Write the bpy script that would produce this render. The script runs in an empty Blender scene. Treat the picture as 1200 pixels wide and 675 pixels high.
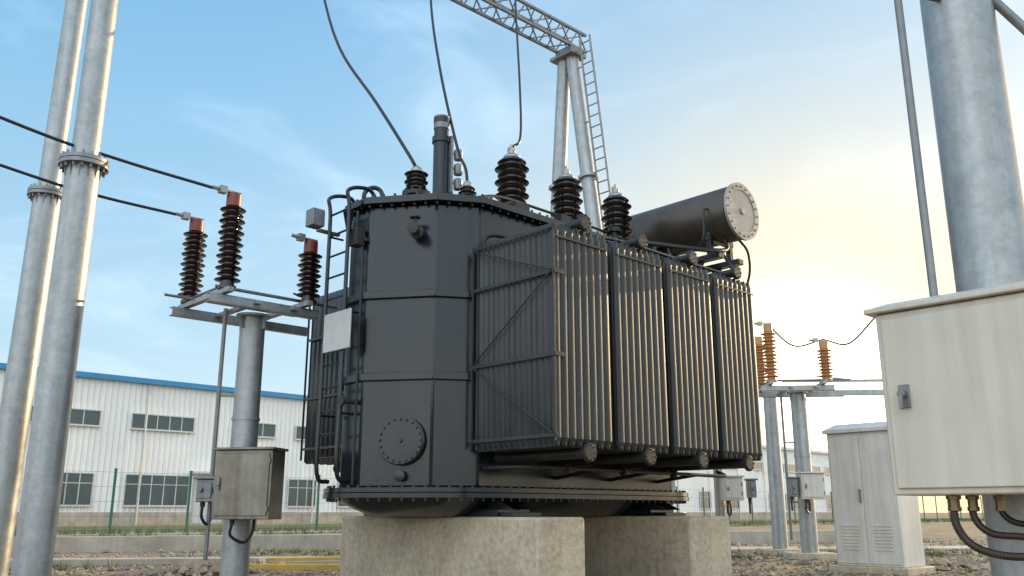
import bpy, bmesh, math, random
from mathutils import Vector, Matrix
random.seed(4)
PI=math.pi
scene=bpy.context.scene
COL=scene.collection
ROT=math.radians(43.46)
UX,UY=math.cos(ROT),math.sin(ROT)
CAMH=0.9

# ---------------------------------------------------------------- materials
def mat(name,c1,c2=None,rough=.5,metal=0.,scale=4.,bump=0.,bscale=60.,streak=0.,spec=.5,rvar=.12,detail=6.,coat=0.,groove_shade=0.,voro=0.,stain=0.):
    m=bpy.data.materials.new(name); m.use_nodes=True
    nt=m.node_tree; N=nt.nodes; L=nt.links
    b=N['Principled BSDF']
    c2=c2 or tuple(x*.8 for x in c1)
    tc=N.new('ShaderNodeTexCoord')
    n=N.new('ShaderNodeTexNoise'); n.inputs['Scale'].default_value=scale; n.inputs['Detail'].default_value=detail
    n.inputs['Roughness'].default_value=.6
    L.new(tc.outputs['Object'],n.inputs['Vector'])
    r=N.new('ShaderNodeValToRGB')
    r.color_ramp.elements[0].position=.32; r.color_ramp.elements[1].position=.68
    r.color_ramp.elements[0].color=(*c2,1); r.color_ramp.elements[1].color=(*c1,1)
    L.new(n.outputs['Fac'],r.inputs['Fac'])
    out=r.outputs['Color']
    def mult(out,fac,lo):
        r2=N.new('ShaderNodeValToRGB'); r2.color_ramp.elements[0].position=lo[0]; r2.color_ramp.elements[1].position=lo[1]
        r2.color_ramp.elements[0].color=(lo[2],lo[2]*.97,lo[2]*.93,1); r2.color_ramp.elements[1].color=(1,1,1,1)
        L.new(fac,r2.inputs['Fac'])
        mx=N.new('ShaderNodeMix'); mx.data_type='RGBA'; mx.blend_type='MULTIPLY'; mx.inputs['Factor'].default_value=1
        L.new(out,mx.inputs['A']); L.new(r2.outputs['Color'],mx.inputs['B']); return mx.outputs['Result']
    if streak>0:
        mp=N.new('ShaderNodeMapping'); mp.inputs['Scale'].default_value=(9,9,.5)
        L.new(tc.outputs['Object'],mp.inputs['Vector'])
        n2=N.new('ShaderNodeTexNoise'); n2.inputs['Scale'].default_value=1.3; n2.inputs['Detail'].default_value=5
        L.new(mp.outputs['Vector'],n2.inputs['Vector'])
        out=mult(out,n2.outputs['Fac'],(.35,.62,1-streak))
    if stain>0:
        n5=N.new('ShaderNodeTexNoise'); n5.inputs['Scale'].default_value=14; n5.inputs['Detail'].default_value=10; n5.inputs['Roughness'].default_value=.7
        L.new(tc.outputs['Object'],n5.inputs['Vector'])
        out=mult(out,n5.outputs['Fac'],(.36,.56,1-stain))
        vo=N.new('ShaderNodeTexVoronoi'); vo.inputs['Scale'].default_value=26; L.new(tc.outputs['Object'],vo.inputs['Vector'])
        out=mult(out,vo.outputs['Distance'],(.06,.12,.62))
    if voro>0:
        vo=N.new('ShaderNodeTexVoronoi'); vo.inputs['Scale'].default_value=30; L.new(tc.outputs['Object'],vo.inputs['Vector'])
        sx=N.new('ShaderNodeSeparateColor'); L.new(vo.outputs['Color'],sx.inputs[0])
        out=mult(out,sx.outputs[0],(.0,1.,1-voro))
    if groove_shade>0:
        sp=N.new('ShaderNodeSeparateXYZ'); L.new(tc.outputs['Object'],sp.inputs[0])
        mo=N.new('ShaderNodeMath'); mo.operation='PINGPONG'; mo.inputs[1].default_value=groove_shade/2; L.new(sp.outputs['X'],mo.inputs[0])
        dv=N.new('ShaderNodeMath'); dv.operation='DIVIDE'; dv.inputs[1].default_value=groove_shade/2; L.new(mo.outputs[0],dv.inputs[0])
        out=mult(out,dv.outputs[0],(.06,.40,.80))  # shade in the cladding grooves, put into the colour as darker vertical stripes
    L.new(out,b.inputs['Base Color'])
    mr=N.new('ShaderNodeMapRange'); mr.inputs['To Min'].default_value=max(.05,rough-rvar); mr.inputs['To Max'].default_value=min(1,rough+rvar)
    L.new(n.outputs['Fac'],mr.inputs['Value']); L.new(mr.outputs['Result'],b.inputs['Roughness'])
    b.inputs['Metallic'].default_value=metal
    b.inputs['Specular IOR Level'].default_value=spec
    b.inputs['Coat Weight'].default_value=coat
    if bump>0:
        n3=N.new('ShaderNodeTexNoise'); n3.inputs['Scale'].default_value=bscale; n3.inputs['Detail'].default_value=5
        L.new(tc.outputs['Object'],n3.inputs['Vector'])
        bp=N.new('ShaderNodeBump'); bp.inputs['Strength'].default_value=bump; bp.inputs['Distance'].default_value=.02
        L.new(n3.outputs['Fac'],bp.inputs['Height']); L.new(bp.outputs['Normal'],b.inputs['Normal'])
    return m

M={}
M['paint']=mat('transformer_paint',(.0125,.019,.026),(.0075,.0118,.0165),.22,0,1.6,.04,12,.28,.5)
M['paint2']=mat('radiator_paint',(.038,.043,.046),(.024,.028,.030),.45,.0,3,.04,50,.2,.42,.08)
M['cons']=mat('conservator_paint',(.070,.057,.047),(.046,.038,.032),.34,.15,3,.05,40,.1)
M['fit']=mat('fitting_paint',(.034,.034,.033),(.020,.020,.020),.45,.1,3,.05,40,.1,.4)
M['galv']=mat('galvanised_steel',(.43,.455,.475),(.31,.335,.355),.42,.5,5,.04,30,.16,detail=9.,voro=.10)
M['galvd']=mat('dull_galvanised_steel',(.28,.29,.30),(.19,.20,.21),.45,.5,8,.05,40,.2)
M['steel']=mat('box_steel',(.27,.245,.21),(.17,.155,.135),.36,.6,5,.03,40,.3)
M['cap']=mat('end_plate_steel',(.40,.375,.34),(.31,.29,.26),.45,.25,5,.03,40,.1)
M['cream']=mat('beige_grey_enamel',(.60,.56,.475),(.52,.48,.405),.34,.05,1.5,.02,30,.12)
M['white']=mat('white_enamel',(.66,.65,.61),(.58,.57,.53),.42,0,3,.03,30,.12)
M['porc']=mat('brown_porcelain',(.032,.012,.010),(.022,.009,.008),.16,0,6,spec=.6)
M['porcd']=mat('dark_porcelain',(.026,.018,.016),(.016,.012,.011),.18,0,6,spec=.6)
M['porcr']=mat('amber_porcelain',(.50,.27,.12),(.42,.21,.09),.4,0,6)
M['red']=mat('red_cap',(.22,.042,.03),(.16,.03,.022),.4,0,6)
M['conc']=mat('cast_concrete',(.62,.53,.40),(.42,.355,.27),.85,0,1.6,.6,20,.07,detail=12.,stain=.26)
M['kerb']=mat('weathered_concrete',(.50,.45,.37),(.33,.29,.235),.9,0,1.5,.3,20,.1,detail=10.)
M['black']=mat('black_rubber',(.016,.016,.017),(.01,.01,.01),.45,0,10)
M['hose']=mat('brown_conduit',(.055,.034,.022),(.03,.020,.015),.5,0,10)
M['brass']=mat('aged_fitting',(.24,.17,.09),(.15,.11,.06),.4,.75,10)
M['wire']=mat('wire_cable',(.02,.022,.026),(.015,.015,.018),.45,.2,10)
M['plate']=mat('plate_white',(.55,.56,.55),(.47,.48,.47),.35,.1,5)
M['alu']=mat('bright_aluminium',(.40,.38,.34),(.29,.28,.25),.4,.6,8)
M['green']=mat('green_fence_paint',(.03,.15,.10),(.02,.10,.07),.5,0,5)
M['blue']=mat('blue_roof_trim',(.035,.24,.50),(.03,.20,.42),.45,0,1)
M['wall']=mat('white_cladding',(.88,.88,.87),(.83,.83,.82),.55,0,.3,0,1,.05,groove_shade=.42)
M['glass']=mat('window_glass',(.06,.085,.085),(.035,.05,.052),.08,0,.4,spec=.8)
M['frame']=mat('window_frame',(.55,.57,.58),(.48,.5,.5),.5,0,3)
M['yellow']=mat('yellow_paint',(.62,.40,.05),(.40,.27,.05),.7,0,5,.1)
M['stone']=mat('gravel_stone',(.42,.34,.255),(.17,.135,.10),.9,0,1.2,.2,20)
M['grass']=mat('grass_blade',(.095,.135,.03),(.055,.08,.02),.7,0,1.5)

def ground_mat():
    m=bpy.data.materials.new('gravel_ground'); m.use_nodes=True
    nt=m.node_tree; N=nt.nodes; L=nt.links; b=N['Principled BSDF']
    tc=N.new('ShaderNodeTexCoord')
    n1=N.new('ShaderNodeTexNoise'); n1.inputs['Scale'].default_value=.22; n1.inputs['Detail'].default_value=8
    n2=N.new('ShaderNodeTexNoise'); n2.inputs['Scale'].default_value=9; n2.inputs['Detail'].default_value=8; n2.inputs['Roughness'].default_value=.75
    n4=N.new('ShaderNodeTexNoise'); n4.inputs['Scale'].default_value=.6; n4.inputs['Detail'].default_value=6
    v=N.new('ShaderNodeTexVoronoi'); v.inputs['Scale'].default_value=14
    for n in (n1,n2,n4,v): L.new(tc.outputs['Object'],n.inputs['Vector'])
    r=N.new('ShaderNodeValToRGB'); e=r.color_ramp.elements
    e[0].position=.3; e[0].color=(.19,.14,.092,1); e[1].position=.7; e[1].color=(.45,.36,.25,1)
    L.new(n2.outputs['Fac'],r.inputs['Fac'])
    r4=N.new('ShaderNodeValToRGB'); e=r4.color_ramp.elements
    e[0].position=.38; e[0].color=(.60,.55,.49,1); e[1].position=.6; e[1].color=(1,1,1,1); L.new(n4.outputs['Fac'],r4.inputs['Fac'])
    m4=N.new('ShaderNodeMix'); m4.data_type='RGBA'; m4.blend_type='MULTIPLY'; m4.inputs['Factor'].default_value=1
    L.new(r.outputs['Color'],m4.inputs['A']); L.new(r4.outputs['Color'],m4.inputs['B'])
    r1=N.new('ShaderNodeValToRGB'); e=r1.color_ramp.elements
    e[0].position=.56; e[0].color=(0,0,0,1); e[1].position=.68; e[1].color=(1,1,1,1)
    L.new(n1.outputs['Fac'],r1.inputs['Fac'])
    mx=N.new('ShaderNodeMix'); mx.data_type='RGBA'
    L.new(r1.outputs['Color'],mx.inputs['Factor']); L.new(m4.outputs['Result'],mx.inputs['A']); mx.inputs['B'].default_value=(.10,.115,.045,1)
    L.new(mx.outputs['Result'],b.inputs['Base Color']); b.inputs['Roughness'].default_value=.95
    bp=N.new('ShaderNodeBump'); bp.inputs['Strength'].default_value=.8; bp.inputs['Distance'].default_value=.06
    ad=N.new('ShaderNodeMath'); L.new(n2.outputs['Fac'],ad.inputs[0]); L.new(v.outputs['Distance'],ad.inputs[1])
    L.new(ad.outputs[0],bp.inputs['Height']); L.new(bp.outputs['Normal'],b.inputs['Normal'])
    return m
M['ground']=ground_mat()

# ---------------------------------------------------------------- mesh builder
class MB:
    def __init__(s,off=(0,0,0)): s.bm=bmesh.new(); s.off=Vector(off)
    def v(s,p): return s.bm.verts.new(Vector(p)-s.off)
    def face(s,vs):
        try: return s.bm.faces.new(vs)
        except ValueError: return None
    def box(s,a,b):
        x0,y0,z0=a; x1,y1,z1=b
        v=[s.v(p) for p in ((x0,y0,z0),(x1,y0,z0),(x1,y1,z0),(x0,y1,z0),(x0,y0,z1),(x1,y0,z1),(x1,y1,z1),(x0,y1,z1))]
        for f in ((0,3,2,1),(4,5,6,7),(0,1,5,4),(1,2,6,5),(2,3,7,6),(3,0,4,7)): s.face([v[i] for i in f])
    def beam(s,p0,p1,w,h,up=(0,0,1)):
        p0=Vector(p0);p1=Vector(p1);d=(p1-p0).normalized();up=Vector(up)
        if abs(d.dot(up))>.99: up=Vector((1,0,0))
        a=d.cross(up).normalized();b=a.cross(d).normalized()
        v=[]
        for p in (p0,p1):
            for i,j in ((-1,-1),(1,-1),(1,1),(-1,1)): v.append(s.v(p+a*w/2*i+b*h/2*j))
        for f in ((0,3,2,1),(4,5,6,7),(0,1,5,4),(1,2,6,5),(2,3,7,6),(3,0,4,7)): s.face([v[i] for i in f])
    def lathe(s,prof,base,axis=(0,0,1),seg=20):
        d=Vector(axis).normalized();base=Vector(base)
        a=d.orthogonal().normalized(); b=d.cross(a)
        rings=[]
        for r,z in prof:
            if r<1e-5: rings.append([s.v(base+d*z)])
            else: rings.append([s.v(base+d*z+(a*math.cos(2*PI*i/seg)+b*math.sin(2*PI*i/seg))*r) for i in range(seg)])
        for k in range(len(rings)-1):
            A,B=rings[k],rings[k+1]
            for i in range(seg):
                j=(i+1)%seg
                if len(A)==1 and len(B)==1: continue
                if len(A)==1: s.face([A[0],B[j],B[i]][::-1])
                elif len(B)==1: s.face([A[i],A[j],B[0]])
                else: s.face([A[i],A[j],B[j],B[i]])
        if len(rings[0])>1: s.face(rings[0][::-1])
        if len(rings[-1])>1: s.face(rings[-1])
    def cyl(s,p0,p1,r0,r1=None,seg=16):
        p0=Vector(p0);p1=Vector(p1); r1=r0 if r1 is None else r1
        s.lathe([(r0,0),(r1,(p1-p0).length)],p0,p1-p0,seg)
    def tube(s,pts,r,seg=8,closed=False):
        pts=[Vector(p) for p in pts];n=len(pts);rings=[];prev=None
        for i,p in enumerate(pts):
            t=(pts[min(i+1,n-1)]-pts[max(i-1,0)]).normalized()
            if prev is None: a=t.orthogonal().normalized()
            else: a=(prev-t*prev.dot(t)).normalized()
            prev=a;b=t.cross(a)
            rings.append([s.v(p+(a*math.cos(2*PI*k/seg)+b*math.sin(2*PI*k/seg))*r) for k in range(seg)])
        for k in range(n-1):
            for i in range(seg):
                j=(i+1)%seg; s.face([rings[k][i],rings[k][j],rings[k+1][j],rings[k+1][i]])
        s.face(rings[0][::-1]); s.face(rings[-1])
    def prism(s,poly,z0,z1,poly2=None):
        poly2=poly2 or poly
        A=[s.v((x,y,z0)) for x,y in poly];B=[s.v((x,y,z1)) for x,y in poly2];n=len(A)
        for i in range(n): j=(i+1)%n; s.face([A[i],A[j],B[j],B[i]])
        s.face(A[::-1]); s.face(B)
    def loft(s,polys):
        R=[[s.v((x,y,z)) for x,y in p] for p,z in polys]; n=len(R[0])
        for A,B in zip(R,R[1:]):
            for i in range(n): j=(i+1)%n; s.face([A[i],A[j],B[j],B[i]])
        s.face(R[0][::-1]); s.face(R[-1])
    def ring(s,po,pi,z0,z1):
        n=len(po);V=[[s.v((x,y,z)) for x,y in p] for p,z in ((po,z0),(po,z1),(pi,z1),(pi,z0))]
        for k in range(4):
            A,B=V[k],V[(k+1)%4]
            for i in range(n): j=(i+1)%n; s.face([A[i],A[j],B[j],B[i]])
    def obj(s,name,mt,parent=None,bevel=0.,ang=35,loc=(0,0,0)):
        bmesh.ops.recalc_face_normals(s.bm,faces=s.bm.faces[:])
        me=bpy.data.meshes.new(name); s.bm.to_mesh(me); s.bm.free()
        for p in me.polygons: p.use_smooth=True
        me.set_sharp_from_angle(angle=math.radians(ang))
        me.materials.append(M[mt] if isinstance(mt,str) else mt)
        o=bpy.data.objects.new(name,me); COL.objects.link(o); o.parent=parent; o.location=loc
        if bevel>0:
            bv=o.modifiers.new('Bevel','BEVEL'); bv.width=bevel; bv.segments=2; bv.limit_method='ANGLE'; bv.angle_limit=math.radians(20)
        return o
def empty(name,loc,rz=0,label='',cat='',group=None):
    o=bpy.data.objects.new(name,None); COL.objects.link(o); o.location=loc; o.rotation_euler=(0,0,rz); o.empty_display_size=.2
    o['label']=label; o['category']=cat
    if group: o['group']=group
    return o
def tag(o,label,cat,group=None):
    o['label']=label;o['category']=cat
    if group:o['group']=group
    return o
def copy_tree(o,parent,loc):
    n=o.copy(); COL.objects.link(n); n.parent=parent; n.location=loc
    for c in list(o.children): copy_tree(c,n,c.location.copy())
    return n
def spl(pts,n=8):
    P=[Vector(p) for p in pts]; P=[P[0]*2-P[1]]+P+[P[-1]*2-P[-2]]; out=[]
    for i in range(1,len(P)-2):
        for k in range(n):
            t=k/n;a,b,c,d=P[i-1],P[i],P[i+1],P[i+2]
            out.append(.5*((2*b)+(c-a)*t+(2*a-5*b+4*c-d)*t*t+(3*b-3*c+d-a)*t**3))
    out.append(P[-2]); return out
def sheds(r0,rs,z0,z1,n,alt=True):
    prof=[];dz=(z1-z0)/n
    for i in range(n):
        z=z0+i*dz; R=rs if (i%2==0 or not alt) else rs*.84
        prof+=[(r0,z),(r0*1.02,z+dz*.22),(R*.97,z+dz*.30),(R,z+dz*.38),(R*.96,z+dz*.46),(r0*1.25,z+dz*.72),(r0,z+dz*.95)]
    prof.append((r0,z1)); return prof

# ================================================================ TRANSFORMER
CT,CS=1.95,2.49
def W(t,s): return (.43+UX*t-UY*s, 9+UY*t+UX*s)
cx,cy=W(CT,CS)
tr=empty('power_transformer',(cx,cy,.85),ROT,'large dark grey oil-filled power transformer on concrete plinths','power transformer')
OFF=(CT,CS,.85)
te,tf,s0,s1=-.795,4.7,1.35,3.63
k1,qa,qb=.95,.495,.27
BASE=[(te+k1,s0),(tf-k1,s0),(tf-qa,s0+qb),(tf,s0+k1),(tf,s1-k1),(tf-qa,s1-qb),(tf-k1,s1),(te+k1,s1),(te+qa,s1-qb),(te,s1-k1),(te,s0+k1),(te+qa,s0+qb)]
def octo(o=0.):
    """twelve-sided tank outline, offset outwards by o"""
    P=[Vector(p) for p in BASE]; n=len(P); out=[]
    for i in range(n):
        a,b,cc=P[i-1],P[i],P[(i+1)%n]
        e1,e2=(b-a).normalized(),(cc-b).normalized()
        n1,n2=Vector((e1.y,-e1.x)),Vector((e2.y,-e2.x))
        out.append(tuple(b+(n1+n2)/(1+n1.dot(n2))*o))
    return out
def rocto(o=0.,it=3):
    p=[Vector(q) for q in octo(o)]
    for _ in range(it):
        q=[]
        for i in range(len(p)):
            a,b=p[i],p[(i+1)%len(p)]; l=(b-a).length; f=min(.25,.28/l)
            q+=[a.lerp(b,f),a.lerp(b,1-f)]
        p=q
    return [tuple(x) for x in p]
def perim(poly,step):
    P=[Vector(p) for p in poly]; n=len(P); out=[]; acc=0
    for i in range(n):
        p,q=P[i],P[(i+1)%n]; l=(q-p).length
        while acc<l: out.append(p.lerp(q,acc/l)); acc+=step
        acc-=l
    return out
m=MB(OFF); m.prism(octo(),1.17,4.49); tank=m.obj('tank','paint',tr,.02,ang=20)
for z in (3.38,2.41):
    m=MB(OFF); m.ring(octo(.045),octo(-.01),z-.045,z+.045); m.obj('stiffener_band','paint',tank,.008,ang=20)
m=MB(OFF); m.prism(octo(.11),4.502,4.55); m.prism(octo(.09),4.554,4.59)
for p in perim(octo(.065),.14): m.cyl((p.x,p.y,4.465),(p.x,p.y,4.502),.016,seg=6)
for p in perim(octo(.06),.14): m.cyl((p.x,p.y,4.59),(p.x,p.y,4.625),.018,seg=6)
m.prism(octo(-.15),4.592,4.66)
m.obj('tank_cover','paint',tr,ang=20)
m=MB(OFF); m.prism(rocto(.20),1.115,1.165); m.prism(rocto(.21),1.055,1.105)
for p in perim(rocto(.15),.13): m.cyl((p.x,p.y,1.165),(p.x,p.y,1.195),.017,seg=6)
for p in perim(rocto(.15),.13): m.cyl((p.x,p.y,1.02),(p.x,p.y,1.055),.017,seg=6)
m.obj('base_flange','paint',tr)
m=MB(OFF); m.loft([(rocto(-.42),.853),(rocto(-.32),.875),(rocto(-.18),.925),(rocto(-.05),.985),(rocto(.05),1.053)])
for t in (.57,3.32):
    m.box((t-.25,1.2,.853),(t+.25,3.8,.93))
m.obj('bottom_pan','paint',tr,.0,ang=50)
for t in (.57,3.32):
    m=MB(OFF)
    for k in (-.16,.16):
        m.prism([(t+k-.015,1.02),(t+k+.015,1.02),(t+k+.015,1.5),(t+k-.015,1.5)],.93,1.05,[(t+k-.015,1.3),(t+k+.015,1.3),(t+k+.015,1.5),(t+k-.015,1.5)])
    m.box((t-.22,.98,.853),(t+.22,1.5,.90))
    m.obj('jacking_bracket','paint',tr,.004)
P1=Vector((te+qa,s0+qb,0));P2=Vector((te,s0+k1,0));FD=(P2-P1).normalized();FN=Vector((-FD.y,FD.x,0));FL=(P2-P1).length
def F(f,z,o=0.): return P1+FD*(FL*f)+FN*o+Vector((0,0,z))
MC=(.405,1.68)
m=MB(OFF)
m.lathe([(.0,0),(.20,0),(.20,.04),(.275,.04),(.275,.07),(.262,.075),(.262,.105),(.0,.107)],F(*MC,-.005),FN,44)
for i in range(20):
    a=2*PI*i/20; p=F(*MC,.105)+FD*math.cos(a)*.235+Vector((0,0,math.sin(a)*.235)); m.cyl(p,p+FN*.022,.015,seg=6)
m.cyl(F(*MC,.105),F(*MC,.13),.03,seg=12)
m.obj('manhole_cover','paint',tank)
m=MB(OFF); m.lathe([(.035,0),(.035,.06),(.06,.06),(.06,.09),(0,.10)],F(.40,1.29,0),FN,20)
m.obj('drain_plug','paint',tank)
m=MB(OFF); m.lathe([(.035,0),(.035,.10),(.085,.10),(.085,.14),(.05,.15),(.05,.26),(.07,.26),(.07,.30),(0,.31)],F(.24,4.10,0),FN,18)
m.cyl(F(.24,4.04,.2),F(.24,4.24,.2),.025,seg=10); m.lathe([(.02,0),(.065,.01),(.065,.03),(0,.035)],F(.24,4.24,.2),(0,0,1),14)
m.obj('oil_valve','fit',tank)
m=MB(OFF); m.box((te-.16,2.32,4.0),(te-.03,2.48,4.22)); m.cyl((te-.1,2.40,4.22),(te-.1,2.40,4.45),.02,seg=8); m.box((te-.06,2.28,4.05),(te+.01,2.52,4.1)); m.obj('relay_box','fit',tank,.008)
m=MB(OFF)
m.cyl((te,2.38,2.13),(te-.2,2.38,2.13),.03,seg=10); m.lathe([(0,0),(.06,0),(.06,.03),(0,.03)],(te-.2,2.38,2.13),(-1,0,0),12)
m.obj('sampling_valve','fit',tank)
m=MB(OFF); m.tube(spl([(te-.05,2.34,1.2),(te-.05,2.34,2.5),(te-.05,2.34,3.9),(te-.08,2.38,4.02)],6),.016); m.obj('wiring_conduit','black',tank)
m=MB(OFF); lt=te-.20
LS=(2.44,2.86)
for s in LS:
    m.tube(spl([(te-.04,s,1.24),(lt,s,1.34),(lt,s,2.2),(lt,s,3.4),(lt,s,4.45),(lt-.02,s,4.70),(te+.06,s,4.78),(te+.2,s,4.66)],7),.025,10)
z=1.5
while z<4.6: m.cyl((lt,LS[0],z),(lt,LS[1],z),.014,seg=8); z+=.27
for z in (2.0,3.2,4.2):
    for s in LS: m.cyl((lt,s,z),(te,s,z),.014,seg=8)
m.obj('ladder','paint',tr)
m=MB(OFF); m.box((lt-.07,2.20,2.72),(lt-.05,2.76,3.18)); m.obj('nameplate','plate',tr,.004)
m=MB(OFF); m.box((te-.42,2.90,4.33),(te-.25,3.08,4.55)); m.box((te-.3,2.96,4.28),(te+.02,3.02,4.32)); m.obj('junction_box','galvd',tr,.008)

def radiator_mesh(NR=14,NF=8):
    m=MB(); PW=.113
    zt,zb=3.95,1.55
    for j in range(NF):
        tc=.06+j*PW
        ns=NR*8; S=[1.24*i/ns for i in range(ns+1)]
        rows=[(zb,.3),(zb+.035,1.),(zb+.09,1.),(zt-.09,1.),(zt-.035,1.),(zt,.3)]
        def hh(s):
            e=min(s,1.24-s)
            if e<.02: return .012
            return .003+.048*abs(math.sin(PI*(s-.02)/1.2*NR))**1.1
        L_=[];R_=[]
        for ri,(z,k) in enumerate(rows):
            L_.append([m.v((tc-(hh(s) if 1<ri<4 else .012)*k,s,z)) for s in S])
            R_.append([m.v((tc+(hh(s) if 1<ri<4 else .012)*k,s,z)) for s in S])
        for a in range(len(rows)-1):
            for i in range(ns):
                m.face([L_[a][i],L_[a][i+1],L_[a+1][i+1],L_[a+1][i]])
                m.face([R_[a][i+1],R_[a][i],R_[a+1][i],R_[a+1][i+1]])
            m.face([L_[a][0],L_[a+1][0],R_[a+1][0],R_[a][0]]); m.face([L_[a][-1],R_[a][-1],R_[a+1][-1],L_[a+1][-1]])
        for i in range(ns):
            m.face([L_[0][i],R_[0][i],R_[0][i+1],L_[0][i+1]]); m.face([L_[-1][i],L_[-1][i+1],R_[-1][i+1],R_[-1][i]])
        pr=[(.0555,.03),(.0555,.012),(.052,.003),(.043,-.006),(.028,-.012),(0,-.015),(-.028,-.012),(-.043,-.006),(-.052,.003),(-.0555,.012),(-.0555,.03)]
        p1=[(tc+a,b) for a,b in pr]; p2=[(tc+a*.7,.02+b*.3) for a,b in pr]
        m.prism(p1,zb+.09,zt-.09); m.prism(p2,zb+.01,zb+.089,p1); m.prism(p1,zt-.089,zt-.01,p2)
        m.cyl((tc,1.25,zb+.02),(tc,1.25,zt-.02),.03,seg=6)
    m.box((.06,.018,zb+.06),(.06+PW*(NF-1),.024,zt-.06))
    return m
def hdr(m,z):
    m.lathe([(.06,0),(.06,1.5)],(.455,-.03,z),(0,1,0),20)
    m.lathe([(0,0),(.085,0),(.098,.010),(.098,.045),(.065,.05),(.065,.07)],(.455,-.085,z),(0,1,0),24)
    for i in range(8):
        a=2*PI*i/8; m.cyl((.455+math.cos(a)*.078,-.085,z+math.sin(a)*.078),(.455+math.cos(a)*.078,-.095,z+math.sin(a)*.078),.009,seg=6)
m=radiator_mesh(); rad=m.obj('radiator','paint2',tr,loc=(0-CT,0-CS,-.85),ang=50)
for z in (4.01,1.50):
    m=MB(); hdr(m,z); m.obj('header_pipe','fit',rad)
m=MB(); m.beam((.02,-.024,3.78),(.89,-.024,3.78),.012,.025); m.obj('clamp_bar','paint2',rad,.003)
for k,(t,s) in enumerate([(1.01,0),(2.02,0),(3.03,0)]):
    copy_tree(rad,tr,(t-CT,s-CS,-.85))
m=MB()
for z in (3.38,2.49,3.88,1.66): m.beam((-.015,-.05,z),(-.015,1.27,z),.016,.038)
for z in (3.38,2.49): m.beam((-.03,-.05,z),(.10,-.05,z),.016,.045)
m.beam((-.015,-.03,1.6),(-.015,-.03,3.92),.016,.028); m.beam((-.015,1.26,1.6),(-.015,1.26,3.92),.016,.028)
m.cyl((-.03,0,3.38),(-.03,1.22,2.52),.009,seg=8); m.cyl((-.03,1.22,2.46),(-.03,0,1.68),.009,seg=8)
m.cyl((-.03,1.22,3.84),(-.03,0,3.40),.009,seg=8)
m.obj('brace_frame','paint2',rad,.002)
m=radiator_mesh(10); rb=m.obj('radiator','paint',tr,loc=(-.02-CT,3.62-CS,-.85),ang=50)
m=MB()
for z in (3.3,2.45,1.75): m.beam((-.01,-.05,z),(-.01,1.29,z),.016,.035)
m.beam((-.01,1.27,1.6),(-.01,1.27,3.9),.016,.028)
m.obj('brace_frame','paint2',rb,.002)
m=MB(); m.lathe([(.06,0),(.06,1.2)],(.455,-.12,4.01),(0,1,0),16); m.obj('header_pipe','fit',rb)
m=MB(); m.lathe([(.06,0),(.06,1.2)],(.455,-.12,1.5),(0,1,0),16); m.obj('header_pipe','fit',rb)
for t in (1.,2.,3.): copy_tree(rb,tr,(t-CT,3.62-CS,-.85))
m=MB(OFF)
m.tube(spl([(.25,1.35,1.38),(.27,.95,1.38),(.5,.7,1.38),(1.5,.7,1.38),(3.,.7,1.38),(4.05,.7,1.38),(4.2,.9,1.45)],8),.024,12)
for t in (.9,1.9,2.9): m.lathe([(0,0),(.055,0),(.055,.04),(0,.04)],(t,.7,1.38),(1,0,0),16)
for t in (1.44,2.44,3.44): m.cyl((t,.7,1.38),(t,1.4,1.30),.024,seg=10)
m.obj('oil_pipe','fit',tr)
m=MB(OFF)
m.tube(spl([(.12,1.22,3.8),(.12,1.2,4.05),(.4,1.12,4.10),(1.5,1.1,4.12),(3.,1.1,4.12),(4.,1.1,4.12),(4.3,1.2,4.3)],8),.026,12)
m.obj('oil_pipe','fit',tr)
m=MB(OFF)
m.tube(spl([(.9,.25,4.02),(1.5,.25,4.08),(3.,.25,4.08),(3.9,.25,4.10),(4.3,.5,4.3),(4.5,.8,4.7)],8),.022,10)
m.obj('oil_pipe','fit',tr)

def bushing(t,s,ztop,scale,name='bushing',ns=8):
    zb=4.66; H=ztop-zb; R=.24*scale
    m=MB(OFF); m.lathe([(0,0),(R*1.15,0),(R*1.15,.05),(R*.85,.06),(R*.8,H*.13),(R*.95,H*.13),(R*.95,H*.16),(R*.6,H*.165)],(t,s,zb),(0,0,1),24)
    for i in range(10):
        a=2*PI*i/10; m.cyl((t+math.cos(a)*R*1.03,s+math.sin(a)*R*1.03,zb+.05),(t+math.cos(a)*R*1.03,s+math.sin(a)*R*1.03,zb+.08),.014,seg=6)
    b=m.obj(name,'fit',tr)
    m=MB(OFF); m.lathe(sheds(R*.56,R,zb+H*.16,zb+H*.82,ns),(t,s,0),(0,0,1),28); m.obj('insulator','porcd',b,ang=60)
    m=MB(OFF); m.lathe([(R*.5,0),(R*.5,.03),(R*.36,.06),(R*.22,.08),(R*.22,H*.11),(.022,H*.11),(.022,H*.18),(0,H*.18)],(t,s,zb+H*.82),(0,0,1),18)
    m.box((t-.03,s-.012,ztop-.13),(t+.03,s+.06,ztop-.03)); m.box((t-.055,s-.02,ztop-.08),(t+.055,s+.02,ztop-.055))
    m.obj('terminal','alu',b)
for t in (1.3,2.4,3.52): bushing(t,2.,5.84,1.)
bushing(-.33,2.,5.06,.62,ns=5)
bushing(.375,1.85,5.0,.5,ns=4)
for t in (1.3,2.4,3.4): bushing(t,3.2,5.2,.6,ns=5)
m=MB(OFF); t,s=.37,2.4
m.lathe([(.15,0),(.15,.06),(.105,.07),(.105,1.05),(.125,1.05),(.125,1.13),(.10,1.14),(.10,1.33),(.11,1.33),(.11,1.41),(.07,1.44),(.0,1.45)],(t,s,4.66),(0,0,1),24)
ar=m.obj('surge_arrester','paint',tr)
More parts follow.
